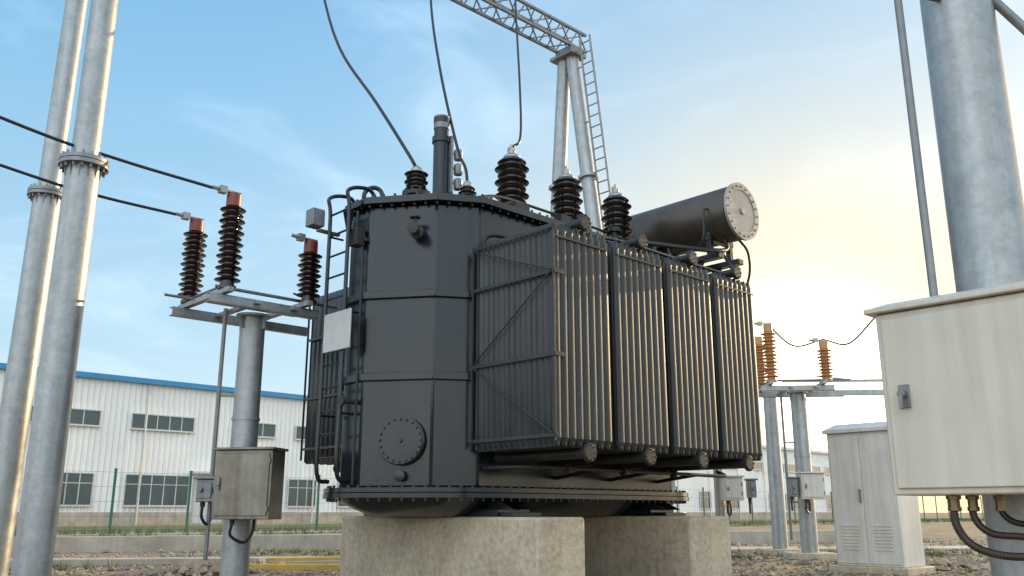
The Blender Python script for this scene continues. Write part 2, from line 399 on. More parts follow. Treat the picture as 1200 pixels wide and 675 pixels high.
for i,z in enumerate((5.15,5.36,5.57)):
    m=MB(OFF)
    m.cyl((t+.08,s-.1,z),(t+.22,s-.12,z),.02,seg=8)
    m.lathe([(0,0),(.055,0),(.06,.02),(.06,.13),(.04,.15),(0,.15)],(t+.2,s-.12,z-.08),(0,0,1),14)
    m.obj('pressure_gauge','galvd',ar)
m=MB(OFF); m.box((t+.06,s-.14,5.0),(t+.1,s-.06,5.8)); m.obj('bracket','galvd',ar)
m=MB(OFF); m.cyl((t,s,5.91),(t,s,6.09),.107,seg=24); m.obj('cap_band','galvd',ar)
def torus(m,cn,R,r,ax1,ax2,a0=0,a1=2*PI,n=24):
    pts=[Vector(cn)+Vector(ax1)*R*math.cos(a0+(a1-a0)*i/n)+Vector(ax2)*R*math.sin(a0+(a1-a0)*i/n) for i in range(n+1)]
    m.tube(pts,r,10)
for (t,s) in ((-.45,2.75),(4.3,1.75)):
    m=MB(OFF); torus(m,(t,s,4.84),.12,.03,(.7,-.7,0),(0,0,1)); m.cyl((t,s,4.66),(t,s,4.74),.06,seg=14); m.obj('lifting_ring','paint',tr)
m=MB(OFF); m.box((.9,1.5,4.66),(1.15,1.67,4.78)); m.obj('cover_fitting','fit',tr,.004)
m=MB(OFF); m.box((1.75,1.5,4.66),(1.95,1.65,4.82)); m.obj('cover_fitting','fit',tr,.004)
m=MB(OFF); m.lathe([(.07,0),(.07,.05),(.04,.06),(.04,.2),(.09,.2),(.09,.26),(0,.27)],(3.,1.62,4.66),(0,0,1),16); m.obj('cover_fitting','fit',tr)
m=MB(OFF); m.tube(spl([(.3,1.55,4.70),(.7,1.6,4.82),(1.5,1.7,4.88),(3.,1.75,4.88),(3.8,1.65,4.72)],6),.02); m.obj('cable_duct','fit',tr)
m=MB(OFF); tcn,zc,R=4.62,5.28,.42
m.lathe([(0,-.005),(R*.9,0),(R,.05),(R,2.05),(R*.98,2.08),(0,2.09)],(tcn,.52,zc),(0,1,0),48)
co=m.obj('conservator','cons',tr,ang=50)
m=MB(OFF); m.lathe([(0,0),(R*.80,.0),(R*.80,-.012),(R*1.06,-.012),(R*1.06,.03),(R,.035)],(tcn,.475,zc),(0,1,0),56)
for i in range(20):
    a=2*PI*i/20; m.cyl((tcn+math.cos(a)*R*.93,.463,zc+math.sin(a)*R*.93),(tcn+math.cos(a)*R*.93,.443,zc+math.sin(a)*R*.93),.017,seg=6)
m.lathe([(0,0),(.05,0),(.05,.03)],(tcn,.45,zc),(0,1,0),12)
m.obj('end_cap','cap',co,ang=25)
for s in (.9,1.9):
    m=MB(OFF)
    m.box((tcn-.3,s-.04,4.62),(tcn-.22,s+.04,5.0)); m.box((tcn+.22,s-.04,4.62),(tcn+.3,s+.04,5.0)); m.box((tcn-.31,s-.05,4.86),(tcn+.31,s+.05,4.93))
    m.obj('support_bracket','paint',co,.004)
for x,y in ((tcn-.34,1.5),(tcn+.18,1.9)):
    m=MB(OFF); m.box((x,.7,4.55),(x+.14,2.3,4.63)); m.beam((x+.07,1.0,4.6),(x+.07,y,4.1),.06,.06); m.obj('support_rail','paint',co,.004)
m=MB(OFF); m.tube(spl([(tcn-.1,.75,4.9),(tcn-.1,.72,4.72),(tcn-.5,.72,4.62),(tcn-1.0,.9,4.6),(3.2,1.5,4.75)],8),.035,10); m.obj('expansion_pipe','fit',co)
m=MB(OFF); m.tube(spl([(tcn+.2,.7,4.95),(tcn+.3,.6,4.7),(tcn+.4,.7,4.3),(tcn+.3,1.,3.8)],8),.02,8); m.obj('expansion_pipe','fit',co)
m=MB(OFF); m.tube(spl([(tcn-.43,.8,5.3),(tcn-.6,.75,5.2),(tcn-.65,.75,4.8),(tcn-.6,.9,4.65)],8),.016,8); m.obj('expansion_pipe','fit',co)

for k,(t0,t1,sa,sb) in enumerate(((.2,.94,.45,4.15),(2.88,3.77,.45,4.15))):
    x,y=W((t0+t1)/2,(sa+sb)/2)
    m=MB(((t0+t1)/2,(sa+sb)/2,0))
    m.box((t0,sa,-.2),(t1,sb,.85))
    o=m.obj('concrete_plinth','conc',None,.03); o.location=(x,y,0); o.rotation_euler=(0,0,ROT)
    tag(o,'weathered beige concrete plinth under the dark transformer','plinth','plinths under the transformer')

# ================================================================ LINE DISCONNECTORS
ZT=3.40
def disconnector(loc,porc,label,group,rz=ROT):
    d=empty('disconnector_switch',(loc[0],loc[1],0),rz,label,'disconnector switch',group)
    zt=ZT
    m=MB(); m.cyl((0,0,-.2),(0,0,zt-.08),.17,.155,24); m.lathe([(0,0),(.21,0),(.21,.03),(0,.03)],(0,0,zt-.09),(0,0,1),24); m.cyl((0,0,2.0),(0,0,2.04),.172,seg=24)
    for a in range(4):
        q=a*PI/2+.4; m.prism([(.14*math.cos(q)-.01,.14*math.sin(q)),(.14*math.cos(q)+.01,.14*math.sin(q)),(.2*math.cos(q)+.01,.2*math.sin(q)),(.2*math.cos(q)-.01,.2*math.sin(q))],zt-.25,zt-.09)
    m.obj('post','galv',d)
    for y in (-.5,.54):
        m=MB(); x0,x1=(-.85,.62) if y<0 else (-.85,1.1)
        m.box((x0,y-.05,zt),(x1,y+.05,zt+.012)); m.box((x0,y-.05,zt-.09),(x1,y-.04,zt)); m.box((x0,y-.05,zt-.1),(x1,y+.05,zt-.09))
        m.obj('crossarm','galv',d,.003)
    for x in (-.25,.25):
        m=MB(); m.box((x-.04,-.62,zt-.05),(x+.04,.66,zt-.005)); m.obj('cross_member','galv',d,.003)
    for x in (-.66,.40):
        m=MB(); m.box((x-.04,-.7,zt+.02),(x+.04,.7,zt+.08)); m.obj('cross_member','galv',d,.003)
    T=[(-.62,-.5,1.27),(-.62,.54,1.19),(.48,-.5,.90)]
    for x,y,h in T:
        m=MB(); m.lathe([(0,0),(.11,0),(.11,.04),(.085,.05),(.085,.09)],(x,y,zt+.085),(0,0,1),20)
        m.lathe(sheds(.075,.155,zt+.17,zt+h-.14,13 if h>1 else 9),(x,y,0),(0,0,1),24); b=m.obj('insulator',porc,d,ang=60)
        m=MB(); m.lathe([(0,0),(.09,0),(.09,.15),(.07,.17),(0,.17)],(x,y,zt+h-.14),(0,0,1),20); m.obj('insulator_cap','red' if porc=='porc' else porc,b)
        m=MB(); m.box((x-.16,y-.03,zt+h+.03),(x+.08,y+.03,zt+h+.05)); m.box((x-.2,y-.045,zt+h+.0),(x-.11,y+.045,zt+h+.085)); m.cyl((x-.2,y,zt+h+.04),(x-.28,y+.01,zt+h+.05),.025,seg=8)
        m.obj('line_clamp','alu',b)
    for p,q,r in (((-.7,-.36,zt+.14),(1.0,-.36,zt+.14),.022),((-1.0,.4,zt+.12),(.8,.4,zt+.12),.018),((-.62,-.5,zt+.15),(-.62,.54,zt+.15),.018),((.3,-.45,zt+.2),(1.0,-.2,zt+.17),.015)):
        m=MB(); m.cyl(p,q,r,seg=8); m.obj('linkage_rod','galvd',d)
    m=MB(); m.cyl((-.32,.12,.35),(-.32,.12,zt),.026,seg=10)
    for z in (1.1,2.3): m.beam((-.32,.12,z),(-.1,.03,z),.03,.03)
    m.obj('actuator_rod','galvd',d)
    return d
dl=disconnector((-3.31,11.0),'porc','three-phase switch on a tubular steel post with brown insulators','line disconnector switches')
def ctrl_box(parent,cxyz,size,rz,mt,hm='galvd'):
    m=MB(); w,d,h=size
    m.box((-w/2,-d/2,0),(w/2,d/2,h)); m.box((-w/2-.03,-d/2-.04,h),(w/2+.03,d/2+.02,h+.03))
    b=m.obj('control_box',mt,parent,.008); b.location=cxyz; b.rotation_euler=(0,0,rz)
    m=MB(); m.box((-w/2+.03,-d/2-.018,.04),(w/2-.03,-d/2-.002,h-.04)); dr=m.obj('door',mt,b,.005)
    m=MB(); m.box((-w/2+.06,-d/2-.045,h*.42),(-w/2+.09,-d/2-.018,h*.60)); m.cyl((-w/2+.075,-d/2-.02,h*.5),(-w/2+.075,-d/2-.06,h*.5),.018,seg=10); m.obj('handle',hm,dr,.004)
    for z in (.12,h-.12):
        m=MB(); m.cyl((w/2-.025,-d/2-.02,z-.03),(w/2-.025,-d/2-.02,z+.03),.012,seg=8); m.obj('hinge',hm,dr)
    m=MB()
    m.cyl((-w*.25,0,-.06),(-w*.25,0,0),.03,seg=12)
    m.tube(spl([(-w*.25,0,-.04),(-w*.28,.02,-.18),(-w*.1,.1,-.26),(0,.16,-.16),(0,.2,0)],6),.018)
    m.obj('cable_gland','black',b)
    return b
def toloc(X,Y,loc,rz=ROT):
    dx,dy=X-loc[0],Y-loc[1]; C,S=math.cos(rz),math.sin(rz); return (dx*C+dy*S,-dx*S+dy*C)
lx,ly=toloc(-3.07,10.52,(-3.31,11.0))
ctrl_box(dl,(lx,ly,.82),(.70,.36,.78),-ROT-.16,'steel')
lx,ly=toloc(-3.62,10.75,(-3.31,11.0))
ctrl_box(dl,(lx,ly,1.02),(.22,.16,.26),-ROT-.1,'galvd')
DR=(5.98,18.4); RZ2=math.radians(-4.5)
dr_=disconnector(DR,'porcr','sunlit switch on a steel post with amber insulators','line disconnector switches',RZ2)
lx,ly=toloc(5.98,18.02,DR,RZ2); ctrl_box(dr_,(lx,ly,1.15),(.46,.28,.5),-RZ2,'white')
lx,ly=toloc(5.64,18.1,DR,RZ2); ctrl_box(dr_,(lx,ly,1.2),(.16,.2,.36),-RZ2,'galvd')
m=MB(); m.box((-.45,-.45,-.1),(.45,.45,.12)); m.obj('footing','conc',dr_,.02)
e=empty('support_post',(5.95,20.3,0),RZ2,'galvanised tubular post holding a long crossarm beside the switch','support post')
m=MB(); m.cyl((0,0,-.1),(0,0,3.5),.17,.15,20); m.obj('post','galv',e)
m=MB(); m.box((-.45,-.45,-.1),(.45,.45,.12)); m.obj('footing','conc',e,.02)
m=MB(); m.box((-.5,-.06,3.5),(3.4,.06,3.62)); m.obj('crossarm','galv',e,.004)
m=MB(); m.box((.3,-.06,3.80),(3.2,.0,3.86)); m.obj('crossarm','galv',e,.004)
e=empty('junction_post',(3.72,16.2,0),ROT,'steel post carrying small grey switch boxes beside the transformer','junction post')
m=MB(); m.cyl((0,0,-.1),(0,0,1.8),.09,.09,16); m.obj('post','galv',e)
ctrl_box(e,(-.05,-.3,1.1),(.34,.22,.40),-ROT,'white'); ctrl_box(e,(.25,-.5,1.15),(.14,.18,.3),-ROT,'galvd')

# ================================================================ POLES
def pole(name,base,top,r0,r1,flz,label,cat,group=None,fr=.27):
    e=empty(name,(base[0],base[1],0),0,label,cat,group)
    b=Vector((0,0,-.2));t=Vector((top[0]-base[0],top[1]-base[1],top[2]))
    d=(t-b).normalized(); f=b+d*((flz+.2)/d.z)
    m=MB(); m.cyl(b,f,r0,(r0*.97),32); m.cyl(f,t,r1*1.02,r1,32); m.obj('pole_shaft','galv',e)
    m=MB(); m.lathe([(r0,-.045),(fr,-.045),(fr,.0),(r1,.0)],f,d,32); m.lathe([(r0,.01),(fr,.01),(fr,.055),(r1,.055)],f,d,32)
    a=d.orthogonal().normalized();bb=d.cross(a)
    for i in range(16):
        q=2*PI*i/16; p=f+(a*math.cos(q)+bb*math.sin(q))*(fr-.035); m.cyl(p-d*.09,p+d*.10,.015,seg=6)
    for i in range(12):
        q=2*PI*i/12; w=(a*math.cos(q)+bb*math.sin(q)); sd_=d.cross(w)*.006
        A=[m.v(f-d*.045+w*r0*.95+sd_),m.v(f-d*.045+w*(fr-.06)+sd_),m.v(f-d*.22+w*r0*.95+sd_)]
        B=[m.v(f-d*.045+w*r0*.95-sd_),m.v(f-d*.045+w*(fr-.06)-sd_),m.v(f-d*.22+w*r0*.95-sd_)]
        m.face(A); m.face(B[::-1])
        for i_ in range(3): j_=(i_+1)%3; m.face([A[i_],A[j_],B[j_],B[i_]])
    m.obj('flange','galvd',e)
    return e
pole('steel_pole',(-5.0,9.6),(-5.0,9.6,9.),.19,.15,4.83,'mottled galvanised tubular pole with bolted flange','steel pole','pair of tubular gantry poles')
pole('steel_pole',(-6.88,12.2),(-6.72,12.1,10.5),.195,.15,5.4,'mottled galvanised tubular pole with bolted flange','steel pole','pair of tubular gantry poles')
e=empty('steel_pole',(2.92,5.14,0),0,'thick galvanised tubular pole behind a beige cabinet','steel pole')
m=MB(); m.cyl((0,0,-.1),(0,0,5.2),.225,.21,40); m.obj('pole_shaft','galv',e)
m=MB(); m.cyl((.12,-.14,4.12),(1.5,-.2,2.4),.03,seg=12); m.obj('brace','galvd',e)
m=MB(); m.beam((-.52,-.24,4.1),(-.12,-.1,4.1),.03,.04); m.obj('pipe_clamp','galvd',e)
m=MB(); m.cyl((0,0,0),(0,0,3.2),.024,seg=12); o=m.obj('conduit_pipe','galvd'); o.location=(2.43,4.92,2.03)
tag(o,'thin vertical steel conduit rising from the beige cabinet','conduit')
cab=empty('electrical_cabinet',(2.11,5.0,.99),ROT,'beige metal electrical cabinet mounted on the thick pole','electrical cabinet')
m=MB(); m.box((0,-1.25,0),(.40,0,1.02)); m.obj('body','cream',cab,.01)
m=MB(); m.prism([(-.04,-1.31),(.46,-1.31),(.46,.05),(-.04,.05)],1.023,1.055); m.prism([(-.02,-1.29),(.44,-1.29),(.44,.03),(-.02,.03)],1.057,1.09,[(.06,-1.20),(.35,-1.20),(.35,-.05),(.06,-.05)]); m.obj('rain_lid','cream',cab,.008)
m=MB(); m.box((-.018,-1.21,.035),(-.002,-.035,.985)); dr=m.obj('door','cream',cab,.006)
m=MB(); m.box((-.03,-.16,.47),(-.018,-.10,.60)); m.cyl((-.02,-.13,.545),(-.075,-.13,.545),.022,seg=14); m.beam((-.07,-.13,.55),(-.07,-.13,.46),.02,.03,(1,0,0)); m.obj('handle','galvd',dr,.004)
hs=[([(.1,-.28,.0),(.1,-.28,-.16),(.12,-.36,-.27),(.12,-.55,-.31),(.14,-.8,-.27),(.16,-1.,-.1),(.16,-1.02,0)],.019,'hose'),
([(.2,-.34,.0),(.2,-.34,-.12),(.2,-.42,-.2),(.22,-.6,-.22),(.24,-.9,-.30),(.3,-1.4,-.4)],.017,'hose'),
([(.28,-.45,.0),(.28,-.46,-.1),(.28,-.55,-.15),(.3,-.75,-.13),(.3,-.8,0)],.015,'black')]
for pts,r,hm_ in hs:
    m=MB(); P=spl(pts,14)
    m.tube(P,r,12)
    for i in range(2,len(P)-2,1):
        d=(P[i+1]-P[i-1]).normalized(); m.cyl(P[i]-d*.004,P[i]+d*.004,r*1.12,seg=12)
    hz=m.obj('cable_hose',hm_,cab)
    m=MB(); x,y=pts[0][0],pts[0][1]
    m.lathe([(r*2.,0),(r*2.,.02),(r*1.5,.022),(r*1.5,.06),(r*1.8,.06),(r*1.8,.08),(r*1.2,.085)],(x,y,-.002),(0,0,-1),6)
    m.obj('cable_gland','brass',hz)

g=empty('ground_cabinet',(5.80,13.6,0),ROT,'off-white free-standing metal cabinet with louvres on concrete base','cabinet')
m=MB(); m.box((-.1,-.1,-.1),(.85,1.15,.10)); m.obj('footing','conc',g,.015)
m=MB(); m.box((0,0,.10),(.75,1.05,2.12)); b=m.obj('body','white',g,.012)
m=MB(); m.prism([(-.05,-.05),(.8,-.05),(.8,1.1),(-.05,1.1)],2.122,2.17); m.prism([(-.05,-.05),(.8,-.05),(.8,1.1),(-.05,1.1)],2.172,2.27,[(.1,.1),(.65,.1),(.65,.95),(.1,.95)]); m.obj('roof','white',g,.006)
for y0 in (.03,.535):
    m=MB(); m.box((-.018,y0,.14),(-.002,y0+.485,2.06)); dr=m.obj('door','white',g,.005)
    m2=MB()
    for k in range(8): m2.beam((-.022,y0+.1,.35+k*.05),(-.022,y0+.38,.35+k*.05),.018,.018)
    m2.obj('louvre','white',dr)
m=MB(); m.box((-.05,.55,1.05),(-.018,.58,1.25)); m.obj('handle','galvd',dr,.004)

# ================================================================ GANTRY
ga=empty('lattice_gantry',(1.55,22,0),ROT,'galvanised lattice beam on A-frame tubular legs with ladder','gantry')
HT=13.0
for (x,y0,y1) in ((0,.15,1.15),(0,-.15,-1.9)):
    m=MB(); m.cyl((x,y1,-.2),(x,y0,HT),.22,.18,20)
    for f in (.45,.72):
        p=Vector((x,y1,0)).lerp(Vector((x,y0,HT)),f); d=(Vector((x,y0,HT))-Vector((x,y1,0))).normalized(); m.lathe([(0,-.04),(.27,-.04),(.27,.04),(0,.04)],p,d,20)
    m.obj('leg','galv',ga)
m=MB(); m.box((-.3,-.42,HT),(.3,.42,HT+.10)); m.box((-.2,-.3,HT+.10),(.2,.3,HT+.3)); m.obj('cap_plate','galvd',ga,.01)
m=MB(); x0,x1=.45,-17.; w=.27; zb,zt=HT+.3,HT+.82
for y in (-w,w):
    for z in (zb,zt): m.beam((x0,y,z),(x1,y,z),.07,.07)
n=26
for i in range(n):
    xa=x0+(x1-x0)*i/n; xb=x0+(x1-x0)*(i+1)/n; xm=(xa+xb)/2
    for y in (-w,w):
        m.beam((xa,y,zb),(xm,y,zt),.035,.035); m.beam((xm,y,zt),(xb,y,zb),.035,.035)
    for z in (zb,zt):
        m.beam((xa,-w,z),(xm,w,z),.028,.028); m.beam((xm,w,z),(xb,-w,z),.028,.028)
m.obj('lattice_beam','galvd',ga)
m=MB()
L0,L1=Vector((.0,-.44,HT+.45)),Vector((.0,-2.05,0)); dv=Vector((.0,-.36,0))
m.cyl(L0,L1,.03,seg=8); m.cyl(L0+dv,L1+dv,.03,seg=8)
for i in range(42):
    p=L0.lerp(L1,(i+.5)/42); m.cyl(p,p+dv,.018,seg=6)
for i in range(8):
    p=L0.lerp(L1,(i+.5)/8); m.cyl(p,p+Vector((0,.2,0)),.02,seg=6)
m.obj('ladder','galvd',ga)

# ================================================================ WIRES
def wire(pts,label,r=.018,n=10):
    P=spl([(x,y,z+CAMH) for x,y,z in pts],n); o0=P[0].copy()
    m=MB(o0); m.tube(P,r,8); o=m.obj('overhead_wire','wire'); o.location=o0
    tag(o,label,'wire','overhead conductors')
wire([(-1.18,10.2,4.12),(-1.30,10.25,4.35),(-1.84,10.9,5.37),(-2.58,12,6.75),(-3.12,13,8.26),(-3.7,14,10.4)],'black conductor dropping in a curve to a transformer bushing',.022)
wire([(-.57,10.6,4.06),(-.60,10.62,4.3),(-.73,10.8,4.70),(-1.05,11.6,6.26),(-1.33,12.8,8.13),(-1.5,14,10.4)],'black conductor dropping in a curve to a transformer bushing',.02)
wire([(.02,11.33,4.91),(.12,11.5,5.15),(.12,12.4,6.4),(.06,13.6,8.64),(.06,15,11)],'black conductor dropping in a curve to a transformer bushing',.018)
def dpt(loc,x,y,z,rz=ROT):
    C,S=math.cos(rz),math.sin(rz); return (loc[0]+C*x-S*y,loc[1]+S*x+C*y,z-CAMH)
A=dpt((-3.31,11.0),-.9,-.49,ZT+1.31);B=dpt((-3.31,11.0),-.9,.55,ZT+1.23)
wire([A,(-4.69,9.72,4.06),(-5.68,9.1,4.27),(-9,7.2,5.3)],'black conductor clamped to a brown insulator',.02)
wire([B,(-5.24,10.4,3.86),(-6.1,9.85,4.02),(-9.6,7.9,4.9)],'black conductor clamped to a brown insulator',.02)
A=dpt(DR,-.9,-.49,ZT+1.31,RZ2)
wire([A,(4.2,17.8,3.9),(2.6,17.4,4.15)],'thin conductor clamped to an amber insulator')
Cc=dpt(DR,.48,-.5,ZT+.96,RZ2)
wire([dpt(DR,-.6,-.48,ZT+1.28,RZ2),(5.85,18.0,3.35),Cc],'thin slack conductor between amber insulators')
wire([Cc,(7.0,18.0,3.4),(7.6,18.0,3.95)],'thin slack conductor leaving an amber insulator')

# ================================================================ BUILDINGS
BR=math.atan2(.714,.7)
def building(k0,Lg,H,label,trim):
    x0,y0=-34+.7*k0,58+.714*k0
    e=empty('factory_building',(x0,y0,0),BR,label,'industrial building','factory halls beyond the fence')
    P_=.42
    m=MB(); n=int(Lg/P_); prof=[]
    for i in range(n):
        x=i*P_; dx=P_
        prof+=[(x,0),(x+dx*.5,0),(x+dx*.62,-.05),(x+dx*.88,-.05)]
    prof.append((n*P_,0)); prof.append((Lg,0))
    A=[m.v((x,y,.9)) for x,y in prof];Bv=[m.v((x,y,H)) for x,y in prof]
    for i in range(len(A)-1): m.face([A[i],A[i+1],Bv[i+1],Bv[i]])
    m.box((0,.05,0),(Lg,24,H-.02))
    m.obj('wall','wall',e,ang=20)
    m=MB(); m.box((-.1,-.14,-.1),(Lg+.1,.0,.9)); m.obj('base_course','kerb',e)
    m=MB(); m.box((-.4,-.45,H),(Lg+.4,.1,H+.38)); m.prism([(-.4,.1),(Lg+.4,.1),(Lg+.4,24.4),(-.4,24.4)],H,H+.1,[(-.4,11),(Lg+.4,11),(Lg+.4,13),(-.4,13)]); 
    m.obj('roof',trim,e)
    def win(xa,xb,za,zb):
        m=MB(); nx=max(2,int((xb-xa)/.85)); 
        m.box((xa,-.12,za),(xb,-.09,zb)); w=m.obj('window','glass',e)
        m=MB(); t=.07
        m.box((xa-t,-.18,za-t),(xb+t,-.10,za)); m.box((xa-t,-.18,zb),(xb+t,-.10,zb+t)); m.box((xa-t,-.18,za),(xa,-.10,zb)); m.box((xb,-.18,za),(xb+t,-.10,zb))
        for i in range(1,nx):
            x=xa+(xb-xa)*i/nx; m.box((x-.035,-.15,za),(x+.035,-.122,zb))
        if zb-za>1.6: m.box((xa,-.148,za+(zb-za)*.68),(xb,-.124,za+(zb-za)*.68+.06))
        m.box((xa-.12,-.26,za-t-.06),(xb+.12,-.10,za-t-.003))
        m.obj('frame','frame',w)
    off=14 if k0<0 else 3
    per=18.2; x=off+4.5-per
    while x<Lg+5:
        for a,b in ((0,2.2),(4.5,9.2),(14.,16.2)):
            if x+a>.6 and x+b<Lg-.6: win(x+a,x+b,6.85,7.85)
        for a,b in ((-.4,2.2),(4.5,9.2)):
            if x+a>.6 and x+b<Lg-.6: win(x+a,x+b,1.4,3.5)
        x+=per
    x=off-4.6
    while x<Lg:
        if x>0.5:
            m=MB(); m.cyl((x,-.2,0),(x,-.2,H),.08,seg=8); m.obj('downpipe','frame',e)
        x+=7.3
    return e
b=building(-14,62,10.1,'long white corrugated factory hall with blue roof edge','blue')
m=MB(); m.box((28.2,-.16,.1),(30.6,-.1,3.4)); m.obj('door','frame',b)
m=MB(); m.box((27.9,-1.5,3.7),(30.9,-.1,3.85)); m.obj('canopy','frame',b)
building(58,70,10.0,'long pale corrugated factory hall with grey roof edge','frame')

# ================================================================ FENCE
fe=empty('mesh_fence',(-24,26.4,0),ROT,'green welded mesh perimeter fence with slim posts','fence')
FLn=108
m=MB(); m.box((-.04,-.04,0),(.04,.04,2.5)); m.box((-.05,-.05,2.5),(.05,.05,2.54)); pst=m.obj('fence_post','green',fe)
for i in range(1,37):
    o=pst.copy(); COL.objects.link(o); o.parent=fe; o.location=(i*3,0,0)
m=MB()
for i in range(int(FLn/.25)): x=i*.25; m.box((x-.0025,-.0025,.15),(x+.0025,.0025,2.4))
for z in (.2,.75,1.3,1.85,2.4): m.box((0,-.006,z-.0045),(FLn,.006,z+.0045))
pa=m.obj('mesh_panel','green',fe); pa['kind']='stuff'

# ================================================================ GROUND
m=MB(); m.box((-1500,-300,-.5),(1500,2500,0)); g=m.obj('ground','ground'); g['kind']='structure'
def strip(name,p0,ln,wd,mt,z0,z1,rz=ROT,bev=.01,kind='structure'):
    m=MB(); m.box((0,0,z0),(ln,wd,z1)); o=m.obj(name,mt,None,bev); o.location=(p0[0],p0[1],0); o.rotation_euler=(0,0,rz)
    if kind: o['kind']=kind
    return o
strip('pavement',(-26,23.5),110,2.,'kerb',-.1,.10)
m=MB(); m.box((0,0,-.1),(30,.3,.36)); o=m.obj('low_wall','kerb',None,.02); o.location=(-15,19.2,0); o.rotation_euler=(0,0,math.radians(20)); tag(o,'low weathered concrete retaining wall beside the gravel yard','wall')
ra_=math.radians(9)
strip('road',(-9.5,16.0),9.4,1.9,'kerb',-.05,.03,ra_)
strip('kerb',(-9.5,15.8),5.0,.16,'kerb',-.05,.10,ra_)
strip('kerb',(-4.35,14.9),2.6,.14,'yellow',-.05,.09,math.radians(-9))
strip('kerb',(-4.5,16.8),2.3,.14,'yellow',-.05,.09,math.radians(16))
strip('path',(3.,21.5),40,1.6,'kerb',-.05,.05,math.radians(6))
strip('grass_verge',(-30,36),150,13,M['grass'],-.05,.03)
def stones(name,n,pf,smin,smax,mt):
    bm=bmesh.new(); 
    for i in range(n):
        x,y,z0=pf()
        s=random.uniform(smin,smax)*(1 if random.random()<.93 else 1.9)
        R=Matrix.Rotation(random.uniform(0,6.3),3,'Z')
        vs=[]
        for d in ((1,0,0),(.3,.9,0),(-.9,.3,0),(-.2,-1,0),(.1,.1,.8),(0,0,-.5)):
            vv=R@Vector((d[0]*s*random.uniform(.7,1.2),d[1]*s*random.uniform(.6,1.1),d[2]*s*random.uniform(.6,1.1))); vs.append(bm.verts.new((x+vv.x,y+vv.y,vv.z+s*.2+z0)))
        for f in ((0,1,4),(1,2,4),(2,3,4),(3,0,4),(1,0,5),(2,1,5),(3,2,5),(0,3,5)): bm.faces.new([vs[k] for k in f])
    me=bpy.data.meshes.new(name);bm.to_mesh(me);bm.free();me.materials.append(M[mt]);o=bpy.data.objects.new(name,me);COL.objects.link(o);o['kind']='stuff';return o
def inroad(x,y):
    dx,dy=x+9.5,y-15.8; a=dx*math.cos(ra_)+dy*math.sin(ra_); b=-dx*math.sin(ra_)+dy*math.cos(ra_); return -.1<a<9.5 and 0<b<2.2
def pg():
    while True:
        y=11.5+20.5*random.random()**1.5; x=random.uniform(-10,10)*y/11.5
        if not inroad(x,y): return x,y,0
stones('gravel',11000,pg,.022,.06,'stone')
heaps=[(-4.7,14.0,.12),(-8.2,14.2,.10),(6.9,15.2,.12),(4.2,19.2,.15)]
def ph():
    c=random.choice(heaps); a=random.uniform(0,6.3); r=random.random()**.6*.9; return c[0]+math.cos(a)*r,c[1]+math.sin(a)*r*.7,c[2]*(1-r/.9)
stones('rubble',700,ph,.035,.08,'stone')
def tufts(name,n,fn):
    bm=bmesh.new()
    for i in range(n):
        x,y,h=fn()
        for k in range(9):
            a=random.uniform(0,6.3); r=random.uniform(0,.08); w=.006+random.random()*.006; hh=h*random.uniform(.5,1.2); ln=random.uniform(.02,.12)
            px,py=x+math.cos(a)*r,y+math.sin(a)*r; b=random.uniform(0,3.14)
            v=[bm.verts.new((px-math.cos(b)*w,py-math.sin(b)*w,0)),bm.verts.new((px+math.cos(b)*w,py+math.sin(b)*w,0)),bm.verts.new((px+math.cos(a)*ln,py+math.sin(a)*ln,hh))]
            bm.faces.new(v)
    me=bpy.data.meshes.new(name);bm.to_mesh(me);bm.free();me.materials.append(M['grass']);o=bpy.data.objects.new(name,me);COL.objects.link(o);o['kind']='stuff';return o
cl=[(random.uniform(-14,16),random.uniform(13,30)) for _ in range(40)]
def gf():
    while True:
        c=random.choice(cl); x,y=random.gauss(c[0],.7),random.gauss(c[1],.5)
        if not inroad(x,y): return (x,y,random.uniform(.05,.18))
tufts('grass',1300,gf)
def gf2():
    k=random.uniform(0,105); o=random.gauss(.3,.9); return (-24+UX*k-UY*o,26.4+UY*k+UX*o,random.uniform(.1,.45))
tufts('grass_along_fence',5000,gf2)
ra=empty('railing',(8.6,14.5,0),ROT,'grey tubular steel handrail beside the equipment yard','railing')
m=MB()
for i in range(6): m.cyl((i*.8,0,0),(i*.8,0,1.05),.02,seg=8)
for z in (.35,.7,1.05): m.cyl((0,0,z),(4.,0,z),.018,seg=8)
m.obj('rail','galvd',ra)

# ================================================================ LIGHT / WORLD
def dirv(az,el):
    az,el=math.radians(az),math.radians(el); return Vector((math.sin(az)*math.cos(el),math.cos(az)*math.cos(el),math.sin(el)))
gdir=dirv(19.,8.)
SAZ=48
sd=dirv(SAZ,14)
ld=bpy.data.lights.new('sun','SUN'); ld.energy=5; ld.angle=math.radians(.6); ld.color=(1,.72,.38)
lo=bpy.data.objects.new('sun',ld); COL.objects.link(lo); lo.rotation_euler=sd.to_track_quat('Z','Y').to_euler(); lo.location=(10,30,20)
w=bpy.data.worlds.new('World'); scene.world=w; w.use_nodes=True; nt=w.node_tree; N=nt.nodes; L=nt.links
bg=N['Background']; out=N['World Output']
sky=N.new('ShaderNodeTexSky'); sky.sky_type='NISHITA'; sky.sun_disc=False; sky.sun_elevation=math.radians(14); sky.sun_rotation=math.radians(SAZ)
sky.air_density=1.0; sky.dust_density=.3; sky.ozone_density=1.0
bg.inputs['Strength'].default_value=.05; L.new(sky.outputs['Color'],bg.inputs['Color'])
tc=N.new('ShaderNodeTexCoord')
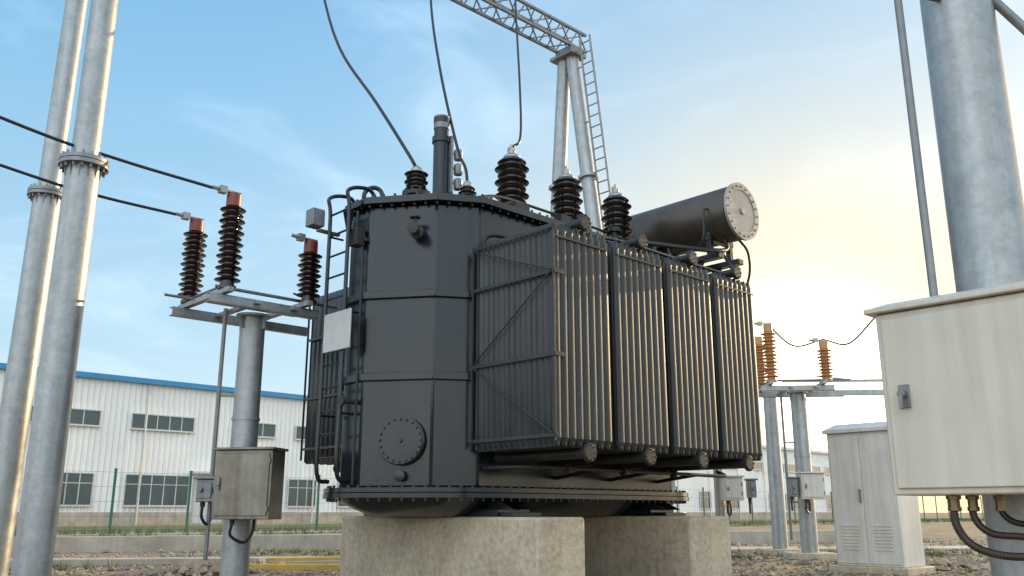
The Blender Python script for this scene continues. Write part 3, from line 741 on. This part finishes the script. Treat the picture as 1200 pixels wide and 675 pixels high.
def lobe(dvec,p,st):
    dt=N.new('ShaderNodeVectorMath'); dt.operation='DOT_PRODUCT'; L.new(tc.outputs['Generated'],dt.inputs[0]); dt.inputs[1].default_value=dvec
    mxx=N.new('ShaderNodeMath'); mxx.operation='MAXIMUM'; L.new(dt.outputs['Value'],mxx.inputs[0]); mxx.inputs[1].default_value=0
    pw=N.new('ShaderNodeMath'); pw.operation='POWER'; L.new(mxx.outputs[0],pw.inputs[0]); pw.inputs[1].default_value=p
    ml=N.new('ShaderNodeMath'); ml.operation='MULTIPLY'; L.new(pw.outputs[0],ml.inputs[0]); ml.inputs[1].default_value=st
    return ml
def glow(dvec,p,col,st):
    ml=lobe(dvec,p,st)
    b=N.new('ShaderNodeBackground'); b.inputs['Color'].default_value=(*col,1); L.new(ml.outputs[0],b.inputs['Strength']); return b
def add(a,b):
    s=N.new('ShaderNodeAddShader'); L.new(a.outputs[0],s.inputs[0]); L.new(b.outputs[0],s.inputs[1]); return s
def mix(prev,dvec,p,fac,col,st):
    ml=lobe(dvec,p,fac); b=N.new('ShaderNodeBackground'); b.inputs['Color'].default_value=(*col,1); b.inputs['Strength'].default_value=st
    s=N.new('ShaderNodeMixShader'); L.new(ml.outputs[0],s.inputs[0]); L.new(prev.outputs[0],s.inputs[1]); L.new(b.outputs[0],s.inputs[2]); return s
sp=N.new('ShaderNodeSeparateXYZ'); L.new(tc.outputs['Generated'],sp.inputs[0])
cr=N.new('ShaderNodeValToRGB'); e=cr.color_ramp.elements
e[0].position=0; e[0].color=(.66,.78,.82,1); e[1].position=1; e[1].color=(.07,.24,.50,1)
x=e.new(.15); x.color=(.50,.72,.86,1); x=e.new(.42); x.color=(.29,.59,.85,1); x=e.new(.62); x.color=(.18,.47,.79,1)
L.new(sp.outputs['Z'],cr.inputs['Fac'])
gb=N.new('ShaderNodeBackground'); L.new(cr.outputs['Color'],gb.inputs['Color']); gb.inputs['Strength'].default_value=.86
prev=add(bg,gb)
mp=N.new('ShaderNodeMapping'); mp.inputs['Scale'].default_value=(1.3,1.3,3.4); mp.inputs['Rotation'].default_value=(0,.35,.3); L.new(tc.outputs['Generated'],mp.inputs['Vector'])
nz=N.new('ShaderNodeTexNoise'); nz.inputs['Scale'].default_value=2.4; nz.inputs['Detail'].default_value=8; nz.inputs['Roughness'].default_value=.56; nz.inputs['Distortion'].default_value=.5; L.new(mp.outputs['Vector'],nz.inputs['Vector'])
mr=N.new('ShaderNodeMapRange'); mr.interpolation_type='SMOOTHSTEP'; mr.inputs['From Min'].default_value=.44; mr.inputs['From Max'].default_value=.80; mr.inputs['To Max'].default_value=.34; L.new(nz.outputs['Fac'],mr.inputs['Value'])
cb=N.new('ShaderNodeBackground'); cb.inputs['Color'].default_value=(1,.98,.95,1); L.new(mr.outputs['Result'],cb.inputs['Strength'])
prev=add(prev,cb)
prev=mix(prev,gdir,15,.80,(1,.92,.74),1.06)
prev=mix(prev,dirv(18.5,4.),44,.94,(1,.75,.34),1.18)
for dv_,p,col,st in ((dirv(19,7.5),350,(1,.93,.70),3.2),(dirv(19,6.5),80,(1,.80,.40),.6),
                     (dirv(66,9),12,(1,.66,.30),2.8),  # warm sky patch out of view, added to gild the radiator faces
                     (dirv(200,35),1.6,(1,.965,.91),1.45)):  # bright sky added behind the camera as fill for the front faces
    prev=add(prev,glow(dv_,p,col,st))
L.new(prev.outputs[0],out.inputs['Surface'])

# ================================================================ CAMERA
cd=bpy.data.cameras.new('camera'); cd.sensor_width=36; cd.lens=30.93; cd.clip_end=5000; cd.clip_start=.05
cam=bpy.data.objects.new('camera',cd); COL.objects.link(cam); cam.location=(0,0,CAMH); cam.rotation_euler=(math.radians(90+14.3),0,0)
scene.camera=cam
scene.view_settings.view_transform='Standard'; scene.view_settings.look='None'; scene.view_settings.exposure=0
